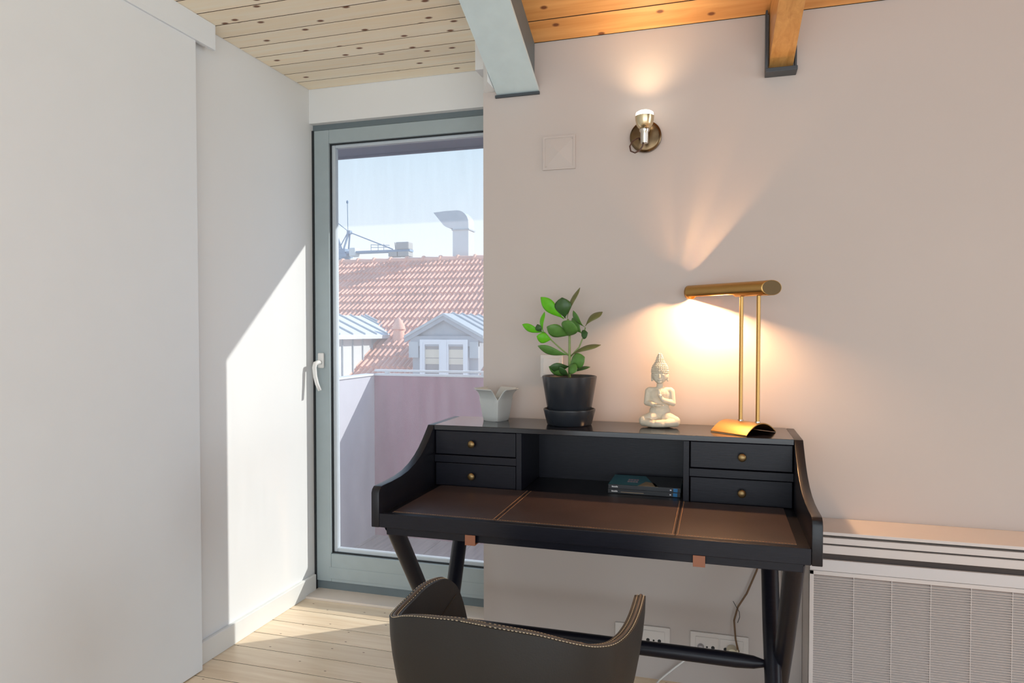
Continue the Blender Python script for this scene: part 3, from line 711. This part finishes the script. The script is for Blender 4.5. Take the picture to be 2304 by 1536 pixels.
sd = bpy.data.lights.new('wall_spotlight_light', 'SPOT'); sd.energy = 5.0; sd.color = (1, .69, .41); sd.spot_size = math.radians(128); sd.spot_blend = 1.0; sd.shadow_soft_size = .024
sO = bpy.data.objects.new('wall_spotlight_light', sd); COL.objects.link(sO); sO.parent = sc; sO.location = Vector((sxp, syp, 1.996 + sd_z)) - Vector((-.244, WY, 1.885)); sO.rotation_euler = (math.radians(180 + 6), 0, 0)

vt = MB()
vx0, vx1, vz0, vz1 = -.617, -.496, 1.794, 1.916
t = bmesh.new()
o_ = [(vx0, vz0), (vx1, vz0), (vx1, vz1), (vx0, vz1)]; ii = [(vx0 + .008, vz0 + .008), (vx1 - .008, vz0 + .008), (vx1 - .008, vz1 - .008), (vx0 + .008, vz1 - .008)]
R0 = [t.verts.new((x, WY, z)) for x, z in o_]; R1 = [t.verts.new((x, WY - .007, z)) for x, z in o_]; R2 = [t.verts.new((x, WY - .007, z)) for x, z in ii]; R3 = [t.verts.new((x, WY - .0055, z)) for x, z in ii]
ap = t.verts.new(((vx0 + vx1) / 2, WY - .013, (vz0 + vz1) / 2))
for i in range(4):
    j = (i + 1) % 4
    t.faces.new((R0[i], R0[j], R1[j], R1[i])); t.faces.new((R1[i], R1[j], R2[j], R2[i])); t.faces.new((R2[i], R2[j], R3[j], R3[i])); t.faces.new((R3[i], R3[j], ap))
bmesh.ops.recalc_face_normals(t, faces=t.faces[:])
vt.add(t)
wv_ = thing('wall_cover_plate', ((vx0 + vx1) / 2, WY, vz0), 'square off-white faceted cover plate high on the wall, left of the spotlight', 'cover plate')
obj('plate', vt, M_wall, wv_)
for x, z in ((vx0 + .0125, vz0 + .0125), (vx1 - .0125, vz1 - .0125)): obj('screw', MB().tube([(x, WY - .006, z), (x, WY - .0085, z)], .0025, 10), M_wall, wv_)

sw = thing('light_switch', (-.583, WY, 1.033), 'white wall switch plate half hidden behind the potted plant', 'light switch')
obj('plate', MB().box(-.625, -.541, WY - .010, WY, 1.033, 1.117, .003), M_plastic, sw)
obj('rocker', MB().box(-.614, -.552, WY - .0135, WY - .0095, 1.044, 1.106, .002), M_plastic, sw)

def socket(x0, x1, label, plug=None):
    z0, z1 = .068, .152
    s = thing('double_socket', ((x0 + x1) / 2, WY, z0), label, 'wall socket', 'sockets under the desk')
    obj('frame', MB().box(x0, x1, WY - .009, WY, z0, z1, .003), M_plastic, s)
    wI = (x1 - x0 - .040) / 2
    for k in range(2):
        a = x0 + .018 + k * (wI + .004)
        p_ = obj('insert', MB().box(a, a + wI, WY - .012, WY - .0085, z0 + .015, z1 - .014, .0015), M_plastic, s)
        h = MB(); cx = a + wI / 2
        for dx, r in ((-.020, .0062), (.020, .0062), (0, .0035)):
            h.tube([(cx + dx, WY - .0115, .104), (cx + dx, WY - .0123, .104)], r, 16)
        obj('hole', h, M_hole, p_)
    return s
socket(-.346, -.151, 'white double wall socket partly hidden behind the desk chair arm')
socket(-.082, .113, 'white double wall socket under the right of the desk, with plugs in it')
wc = thing('white_cable', (-.05, 2.465, .10), 'white cable drooping from the double socket to the floor', 'cable')
obj('plug', MB().tube([(-.046, 2.4675, .104), (-.046, 2.452, .104)], [.011, .009], 16), mat('grey_plug', (176, 174, 178), .5, noise=.03), wc, smooth=True, autosmooth=40, label='small pale grey plug')
obj('cord', MB().tube([(-.048, 2.453, .102), (-.066, 2.446, .086), (-.100, 2.433, .062), (-.132, 2.417, .040), (-.160, 2.398, .021), (-.180, 2.378, .009), (-.192, 2.35, .0035), (-.198, 2.30, .0035), (-.215, 2.24, .0035)], .0032, 8), M_wcable, wc, smooth=True)

# ------------------------------------------------------------------ radiator / fan unit at the right
ax0, ax1, ay = .282, 1.75, 2.30
rd = thing('wall_radiator', (1.0, 2.39, 0), 'long white low radiator unit with slotted top and louvred front on the right wall', 'radiator')
obj('body', MB().box(ax0 + .004, ax1, ay + .012, WY - .001, 0, .545), M_acdark, rd, label='dark inside of the unit')
obj('grille_back', MB().box(ax0 + .006, ax1, ay + .0085, ay + .0115, 0, .45), M_acin, rd)
obj('side_panel', MB().box(ax0, ax0 + .006, ay + .002, WY - .001, 0, .583, .001), M_ac, rd)
obj('top_cover', MB().box(ax0, ax1, ay, WY - .001, .574, .584, .0015), M_ac, rd)
obj('slat', MB().box(ax0 + .006, ax1, ay + .001, ay + .03, .5475, .5665, .002), M_ac, rd)
obj('slat', MB().box(ax0 + .006, ax1, ay + .001, ay + .03, .5165, .5425, .002), M_ac, rd)
obj('front_strip', MB().box(ax0, ax1, ay - .002, ay + .01, .4625, .4985, .002), M_acglow, rd, label='glossy white strip above the louvres')
fr_ = MB().box(ax0, ax0 + .012, ay, ay + .012, 0, .4615, .001).box(ax0, ax1, ay, ay + .012, .449, .4615, .001)
x_ = ax0 + .125
while x_ < ax1:
    fr_.box(x_ - .0008, x_ + .0008, ay + .0016, ay + .008, 0, .45); x_ += .1045
obj('grille_frame', fr_, M_ac, rd)
lv = MB()
k = 0
while True:
    z = .4425 - .00755 * k
    if z < .004: break
    lv.prism([(ay + .001, z - .0022), (ay + .0015, z - .0036), (ay + .011, z + .0005), (ay + .011, z + .0018)], 'x', ax0 + .012, ax1)
    k += 1
obj('louvre', lv, M_ac, rd, kind='stuff', label='fine horizontal white louvres')
obj('side_board', MB().box(.217, .2815, WY - .012, WY - .0005, .0, .50, .0015), M_ac, rd, label='white board fixed to the wall beside the unit')

# ------------------------------------------------------------------ desk chair
plan = [(-.610, 1.600, .30), (-.618, 1.588, .485), (-.626, 1.570, .565), (-.633, 1.535, .602), (-.640, 1.500, .6165), (-.650, 1.44, .6205), (-.656, 1.38, .6125), (-.657, 1.33, .6085), (-.650, 1.29, .610), (-.630, 1.262, .618), (-.600, 1.243, .632), (-.560, 1.228, .6415), (-.52, 1.219, .646), (-.47, 1.214, .649), (-.40, 1.21, .6465), (-.35, 1.211, .644), (-.31, 1.215, .6405), (-.27, 1.226, .631), (-.235, 1.242, .6205), (-.205, 1.264, .6115), (-.180, 1.298, .605), (-.165, 1.345, .6015), (-.156, 1.39, .603), (-.151, 1.43, .607), (-.148, 1.47, .6125), (-.147, 1.51, .6165), (-.148, 1.545, .612), (-.150, 1.565, .594), (-.152, 1.580, .55), (-.155, 1.590, .48), (-.158, 1.598, .30)]
def catmull(P, n=4):
    out = []
    for i in range(len(P) - 1):
        p0, p1, p2, p3 = [Vector(P[max(0, min(len(P) - 1, i + d))]) for d in (-1, 0, 1, 2)]
        for k in range(n):
            s_ = k / n
            out.append(.5 * ((2 * p1) + (p2 - p0) * s_ + (2 * p0 - 5 * p1 + 4 * p2 - p3) * s_ ** 2 + (3 * p1 - p0 - 3 * p2 + p3) * s_ ** 3))
    out.append(Vector(P[-1])); return out
top = catmull(plan)
cc = Vector((-.402, 1.43, 0))
ch_ = thing('desk_chair', (-.402, 1.43, 0), 'charcoal leather tub chair with stitched low curved back, in front of the desk', 'chair')
ZS = .30
def inset(p, d):
    v = Vector((p.x, p.y, 0)) - Vector((cc.x, max(1.38, min(p.y, 1.60)) if abs(p.x - cc.x) > .18 else cc.y, 0)); v.normalize(); return v * d
def taper(p, z):
    # the shell narrows towards the seat
    k_ = 1 - .22 * max(0, (.60 - z) / .30) ** 1.6
    return Vector((cc.x + (p.x - cc.x) * k_, cc.y + (p.y - cc.y) * (k_ if p.y < cc.y else 1 - (1 - k_) * .3), z))
def shell(d0, d1, zb, cut):
    rows = []
    for s_ in (0, .12, .25, .4, .55, .7, .85, 1.0):
        rows.append([taper(p - inset(p, d0), max(zb, p.z - cut) * (1 - s_) + zb * s_) for p in top])
    inn = []
    for s_ in (1.0, .85, .7, .55, .4, .25, .12, 0):
        inn.append([taper(p - inset(p, d1), max(zb, p.z - cut) * (1 - s_) + zb * s_) for p in top])
    m = MB(); rr = rows + inn + [rows[0]]
    m.grid(rr); bmesh.ops.remove_doubles(m.bm, verts=m.bm.verts[:], dist=.00001)
    bmesh.ops.recalc_face_normals(m.bm, faces=m.bm.faces[:]); return m
obj('back_shell', shell(0, .010, ZS, .0), M_chair, ch_, smooth=True, autosmooth=60, label='charcoal leather outer shell')
obj('inner_pad', shell(.0102, .024, ZS + .005, .0), M_chairin, ch_, smooth=True, autosmooth=60, label='dark leather inner padding')
edge = MB(); edge.tube([taper(p - inset(p, .0105), p.z - .0005) for p in top[6:-6]], .0042, 8)
obj('edge_piping', edge, M_edge, ch_, smooth=True, label='leather edge coloured as warm-lit, between the two stitch lines')
stc = MB()
for dd in (.0035, .0175):
    pts = [taper(p - inset(p, dd), p.z + .0012) for p in catmull([tuple(q) for q in top[8:-8]], 3)]
    acc = 0
    for a, b in zip(pts, pts[1:]):
        acc += (b - a).length
        if acc > .0055:
            acc = 0; v = (b - a).normalized()
            stc.tube([a, a + v * .0040], .0008, 6)
obj('stitching', stc, M_stitch, ch_, kind='stuff', label='cream double stitching along the top edge')
# armrest seam on the inner left arm
sq = [p for p in top if p.x < -.6 and 1.38 < p.y < 1.555]
seam = [taper(p - inset(p, .0246), .560 - (1.55 - p.y) * .40) for p in (sq[0], sq[len(sq) // 3], sq[2 * len(sq) // 3], sq[-1])]
obj('seam', MB().tube(seam, .0018, 6), M_hole, ch_, smooth=True)
seat = []
outl = [taper(p - inset(p, .026), .40) for p in top]
cush = MB(); n0 = len(outl)
cen = Vector((-.40, 1.45, 0))
rows = []
for z, k_ in ((.385, .97), (.40, 1.0), (.425, 1.0), (.437, .97), (.443, .85), (.446, .5)):
    rows.append([Vector((cen.x + (p.x - cen.x) * k_, cen.y + (p.y - cen.y) * k_, z)) for p in outl] + [Vector((cen.x + dx * k_, cen.y + (1.655 - cen.y) * k_, z)) for dx in (.16, .08, 0, -.08, -.16)])
cush.grid(rows, closed_u=True)
cush.bm.faces.new([v for v in list(cush.bm.verts)[-len(rows[0]):]]); cush.bm.faces.new([v for v in list(cush.bm.verts)[:len(rows[0])]][::-1])
bmesh.ops.recalc_face_normals(cush.bm, faces=cush.bm.faces[:])
obj('seat_cushion', cush, M_chairin, ch_, smooth=True, autosmooth=50)
obj('seat_frame', MB().box(-.57, -.235, 1.27, 1.60, .30, .384, .02), M_chair, ch_)
for sxg, syg in ((-1, -1), (1, -1), (-1, 1), (1, 1)):
    obj('leg', MB().tube([(cen.x + sxg * .13, cen.y + syg * .12, .305), (cen.x + sxg * .20, cen.y + syg * .19, 0)], [.016, .010], 14), M_black, ch_, smooth=True, autosmooth=50)

# ------------------------------------------------------------------ balcony outside
DKZ = .0
dkk = struct('floor_balcony', MB().box(-2.6, 1.0, 2.86, 3.75, -.25, -.022), M_gap)
d0 = None
for k in range(19):
    x = -1.516 + .196 * (k - 5)
    if d0 is None: d0 = obj('deck_board', MB().box(.002, .193, 2.862, 3.70, -.022, 0, .002, seg=1), M_deck, dkk); d0.location = (x, 0, 0)
    else: rep('deck_board', d0, dkk, (x, 0, 0))
pp = thing('balcony_parapet', (-1.2, 3.68, 0), 'burgundy balcony parapet with a white top rail, outside the glass door', 'railing')
obj('panel', MB().box(-1.935, 1.0, 3.66, 3.70, 0, .945), M_red, pp, label='burgundy panel')
obj('top_rail', MB().box(-1.935, 1.0, 3.645, 3.715, .9455, .956, .002).box(-1.935, 1.0, 3.66, 3.70, .968, .980, .002), M_rail, pp)
x = -1.86
while x < 1: obj('rail_spacer', MB().box(x - .012, x + .012, 3.668, 3.692, .956, .968), M_rail, pp); x += .6
psd = thing('balcony_side_wall', (-1.96, 3.2, 0), 'pale lavender side wall of the balcony, left behind the glass door', 'wall')
obj('panel', MB().box(-1.985, -1.935, 2.862, 3.66, 0, .945), M_lav, psd)
obj('top_rail', MB().box(-1.995, -1.925, 2.862, 3.66, .9455, .956, .002), M_rail, psd)
ev = MB().prism([(2.86, 2.128), (3.285, 2.128), (3.285, 2.16), (2.86, 2.36)], 'x', -2.6, 1.2)
struct('trim_5', ev, M_eave)
struct('trim_6', MB().box(-2.6, 1.2, 2.862, 2.90, 2.085, 2.127).box(-2.6, 1.2, 3.262, 3.284, 2.118, 2.1275), M_eave)

# ------------------------------------------------------------------ the house across the street
YR, ZR, TA = 14.0, 2.79, math.radians(30)
def zr(y): return ZR - (YR - y) * math.tan(TA)
hs = thing('neighbour_house', (-5.5, 12, -3), 'house across the street with an orange tiled roof and two dormers', 'house')
rf = MB().prism([(YR, ZR - .06), (YR - 5.6, zr(YR - 5.6) - .06), (YR - 5.6, -3), (YR + 4.5, -3), (YR + 4.5, ZR - .06 - 4.5 * math.tan(TA))], 'x', -13, 1.5)
rfo = obj('roof', rf, M_tiledark, hs, label='tile battens and walls below the tiles')
tw, tl = .19, .335
def tile_bm(mb, M):
    t = bmesh.new()
    us = [0, .08, .18, .28, .38, .46, .54, .64, .74, .84, .92, 1.0]
    hh = [.000, .040, .060, .052, .014, .000, .014, .052, .060, .040, .006, .000]
    f0 = [t.verts.new((u_ * tw, 0, h + .034)) for u_, h in zip(us, hh)]; f1 = [t.verts.new((u_ * tw, tl * 1.08, h + .006)) for u_, h in zip(us, hh)]
    g0 = [t.verts.new((u_ * tw, 0, .008)) for u_ in (0, 1)]
    for k in range(len(us) - 1): t.faces.new((f0[k], f0[k + 1], f1[k + 1], f1[k]))
    t.faces.new([g0[0], g0[1]] + f0[::-1])
    mb.add(t, M)
sl = Matrix.Rotation(TA, 4, 'X')
tile0 = None; rest = MB(); ntile = 0
for r_ in range(16):
    yy = YR - tl * math.cos(TA) * (r_ + 1)
    zz = zr(yy) - .045
    xl, xr = yy * -.605 - .12, yy * -.338 + .05
    k0 = -12.8
    k = 0
    while k0 + k * tw < 1.2:
        x = k0 + k * tw + (.0 if r_ % 2 else tw / 2); k += 1
        Mt = Matrix.Translation((x, yy, zz)) @ sl
        if r_ < 13 and xl < x + tw * .5 < xr and ntile < 292:
            ntile += 1
            if tile0 is None:
                mbt = MB(); tile_bm(mbt, Matrix())
                tile0 = obj('roof_tile', mbt, M_tile, rfo, local=True)
                tile0.location = Vector((x, yy, zz)) - ROOT[rfo.name]; tile0.rotation_euler = (TA, 0, 0)
            else: rep('roof_tile', tile0, rfo, Vector((x, yy, zz)) - ROOT[rfo.name])
        else: tile_bm(rest, Mt)
obj('roof_tiling', rest, M_tile, rfo, kind='stuff', label='remaining rows of terracotta tiles')
rc0 = None
for k in range(34):
    x = -12.6 + k * .40
    m = None
    if rc0 is None:
        m = MB().tube([(0, 0, 0), (.04, 0, .0), (.05, 0, .0), (.42, 0, -.012)], [.118, .118, .095, .090], 14)
        rc0 = obj('ridge_tile', m, M_tile, rfo, local=True, smooth=True, autosmooth=40); rc0.location = Vector((x, YR, ZR - .03)) - ROOT[rfo.name]
    else: rep('ridge_tile', rc0, rfo, Vector((x, YR, ZR - .03)) - ROOT[rfo.name])
# right dormer
dmr = MB().prism([(-4.62, -.3), (-3.52, -.3), (-3.52, 1.16), (-4.07, 1.46), (-4.62, 1.16)], 'y', 10.02, 12.2)
dm = obj('dormer', dmr, M_stucco, hs, label='grey gabled dormer with a white window')
for sg in (-1, 1):
    x_e, x_a = -4.07 + sg * .66, -4.07
    z_e, z_a = 1.135, 1.485
    g = MB().prism([(x_a, z_a - .03), (x_e, z_e - .03), (x_e, z_e + .012), (x_a, z_a + .012)], 'y', 9.93, 12.3)
    for k in range(1, 6):
        yk = 9.95 + k * .42
        g.prism([(x_a, z_a + .012), (x_e, z_e + .012), (x_e, z_e + .042), (x_a, z_a + .042)], 'y', yk - .012, yk + .012)
    obj('dormer_roof', g, M_zinc, dm)
    obj('gable_board', MB().prism([(x_a, z_a - .10), (x_e, z_e - .10), (x_e, z_e - .02), (x_a, z_a - .02)], 'y', 9.95, 9.985), M_stucco, dm)
obj('lintel_band', MB().box(-4.64, -3.50, 9.97, 10.02, .98, 1.14), M_stucco, dm)
obj('pilaster', MB().box(-4.66, -4.50, 9.96, 10.02, .80, 1.05), M_zinc, dm); obj('pilaster', MB().box(-3.64, -3.50, 9.96, 10.02, .80, 1.05), M_zinc, dm)
wx0, wx1, wz0, wz1 = -4.47, -3.67, .30, 1.085
wf = ring(wx0, wx1, wz0, wz1, wx0 + .05, wx1 - .05, wz0 + .05, wz1 - .04, 9.955, 10.02)
xm = (wx0 + wx1) / 2
wf.box(xm - .05, xm + .05, 9.950, 10.02, wz0, wz1)
for a, b in ((wx0 + .05, xm - .05), (xm + .05, wx1 - .05)):
    m2 = ring(a, b, wz0 + .05, wz1 - .04, a + .028, b - .028, wz0 + .08, wz1 - .075, 9.962, 10.015); wf.add(m2.bm)
obj('window', wf, M_pvc, dm, label='white casement window frame')
for a, b in ((wx0 + .078, xm - .078), (xm + .078, wx1 - .078)):
    obj('pane', MB().box(a, b, 10.0, 10.01, wz0 + .08, wz1 - .075), M_pane, dm)
    obj('blind', MB().box(a, b, 9.993, 9.9985, .80, .93).box(a, b, 9.9935, 9.9985, .70, .79), M_blind, dm, label='cream blind in the window')
# left dormer, seen from its side
dl_ = obj('dormer', MB().prism([(-5.72, -.6), (-5.72, 1.12), (-6.55, 1.12), (-6.55, -.6)], 'y', 8.6, 11.1), M_zincw, hs, label='pale zinc clad dormer seen from the side')
for k in range(7):
    yk = 8.75 + k * .33
    obj('standing_seam', MB().box(-5.7195, -5.698, yk - .009, yk + .009, -.5, 1.11), M_zinc, dl_)
g = MB().prism([(-5.56, 1.125), (-6.3, 1.47), (-6.3, 1.50), (-5.56, 1.155)], 'y', 8.5, 11.55)
g.prism([(-6.3, 1.47), (-7.0, 1.125), (-7.0, 1.155), (-6.3, 1.50)], 'y', 8.5, 11.55)
g.box(-5.58, -5.545, 8.5, 11.5, 1.09, 1.15)
obj('dormer_roof', g, M_zincw, dl_)
for k in range(8):
    yk = 8.62 + k * .40
    obj('roof_seam', MB().prism([(-5.56, 1.155), (-6.3, 1.50), (-6.3, 1.53), (-5.56, 1.185)], 'y', yk - .011, yk + .011), M_zinc, dl_)
obj('gable_board', MB().prism([(-5.54, 1.05), (-6.3, 1.42), (-6.3, 1.54), (-5.54, 1.19)], 'y', 11.55, 11.60), M_zinc, dl_)
# terracotta vent cowl on the tiles
vx_, vy_ = -5.36, 11.05; vz_ = zr(vy_)
obj('vent_cowl', MB().lathe([(.0, vz_ - .06), (.115, vz_ - .06), (.10, vz_ + .10), (.085, vz_ + .16), (.12, vz_ + .165), (.10, vz_ + .24), (.05, vz_ + .33), (.015, vz_ + .37), (0, vz_ + .375)], vx_, vy_, 20), M_tile, hs, smooth=True, autosmooth=40, label='small pointed terracotta vent')

# exhaust duct behind the ridge
ed = thing('exhaust_duct', (-5.45, 14.5, 2.2), 'pale metal exhaust duct with a hooked top, rising behind the tiled roof', 'duct')
yd0, yd1 = 14.30, 14.68
xl0, xl1 = -5.62, -5.25
obj('shaft', MB().box(xl0, xl1, yd0, yd1, 2.2, 3.455), M_duct, ed)
obj('joint_collar', MB().box(xl0 - .02, xl1 + .02, yd0 - .02, yd1 + .02, 3.45, 3.48), M_zinc, ed)
arc = [(xl0, 3.48)]
arc += [(xl1 - .38 + .38 * math.cos(a), 3.48 + .10 + .30 * math.sin(a)) for a in [0]] 
poly = [(xl1, 3.48), (xl1, 3.60)] + [(xl1 - .28 + .28 * math.cos(a), 3.60 + .29 * math.sin(a)) for a in [math.radians(d) for d in (15, 30, 45, 60, 75, 90)]] + [(-5.80, 3.885), (-6.08, 3.865), (-5.84, 3.575), (-5.77, 3.53), (-5.70, 3.505), (xl0, 3.50), (xl0, 3.48)]
obj('hood', MB().prism(poly, 'y', yd0, yd1), M_duct, ed)

# far tower crane
cn = thing('tower_crane', (-46.6, 80, -10), 'distant blue tower crane standing beyond the tiled roof', 'crane')
tw_ = MB()
tx, ty = -46.75, 80
for sx_ in (-.62, .62):
    for sy_ in (-.62, .62): tw_.tube([(tx + sx_, ty + sy_, -10), (tx + sx_, ty + sy_, 11.0)], .11, 6)
z = -10
while z < 10.4:
    for sy_ in (-.62, .62):
        tw_.tube([(tx - .62, ty + sy_, z), (tx + .62, ty + sy_, z + 1.1)], .06, 5); tw_.tube([(tx + .62, ty + sy_, z), (tx - .62, ty + sy_, z + 1.1)], .06, 5)
    z += 1.1
obj('mast', tw_, M_crane, cn)
obj('slewing_unit', MB().box(tx - 1.0, tx + .95, ty - .9, ty + .9, 10.9, 11.35).box(tx - .75, tx + .7, ty - .7, ty + .7, 11.35, 12.0, .05).lathe([(0, 10.7), (.9, 10.7), (.9, 10.95), (0, 10.95)], tx, ty, 20), M_crane, cn)
obj('operator_cab', MB().box(tx + 1.3, tx + 2.2, ty - .8, ty + .5, 10.95, 12.05, .12), M_zincw, cn)
af = MB()
for sy_ in (-.6, .6):
    af.tube([(tx + .5, ty + sy_, 12.0), (tx + .95, ty + sy_ * .3, 14.2)], .11, 6); af.tube([(tx - .2, ty + sy_, 12.0), (tx + .9, ty + sy_ * .3, 14.2)], .07, 6)
    af.tube([(tx - .5, ty + sy_, 12.0), (tx - 1.3, ty + sy_ * .4, 14.6)], .14, 6); af.tube([(tx - .9, ty + sy_, 12.0), (tx - 1.7, ty + sy_ * .4, 17.2)], .12, 6)
af.box(tx + .75, tx + 1.2, ty - .3, ty + .3, 13.9, 14.35)
obj('a_frame', af, M_crane, cn)
obj('wind_mast', MB().tube([(tx + .75, ty, 14.2), (tx + .70, ty, 18.3)], .045, 5).box(tx + .6, tx + .8, ty - .1, ty + .1, 17.9, 18.2), M_crane, cn)
cj = MB().box(tx + .8, -37.0, ty - .55, ty + .55, 11.35, 11.62)
obj('counter_jib', cj, M_crane, cn)
hrl = MB()
for x in (-42.4, -41.4, -40.6): hrl.tube([(x, ty - .5, 11.6), (x, ty - .5, 12.4)], .04, 5)
hrl.tube([(-42.4, ty - .5, 12.35), (-39.8, ty - .5, 12.2)], .04, 5).tube([(-42.4, ty - .5, 12.0), (-39.8, ty - .5, 11.95)], .035, 5)
obj('handrail', hrl, M_crane, cn)
obj('tie_bar', MB().tube([(tx + 1.0, ty, 14.15), (-39.6, ty, 11.75)], .075, 5).tube([(tx + .9, ty, 14.2), (tx - 3.5, ty, 17.5)], .05, 5), M_crane, cn)
for a, b in ((-39.9, -38.7), (-38.6, -37.1)): obj('counterweight', MB().box(a, b, ty - .7, ty + .7, 10.75, 11.35, .05), M_weight, cn)
obj('winch', MB().box(-38.9, -37.1, ty - .7, ty + .7, 11.62, 12.55, .12).tube([(-39.2, ty, 11.6), (-39.3, ty, 12.6)], .06, 5), M_weight, cn)

# outer street level so the house and crane stand on something
struct('floor_street', MB().box(-120, 60, 3.9, 160, -10.2, -10.0), mat('street', (150, 146, 142), .9, noise=.08, nscale=.5))
struct('wall_house_base', MB().box(-13, 1.5, 9.2, 18.0, -10.0, -3.0), mat('house_render', (214, 206, 196), .8, noise=.03, nscale=1))
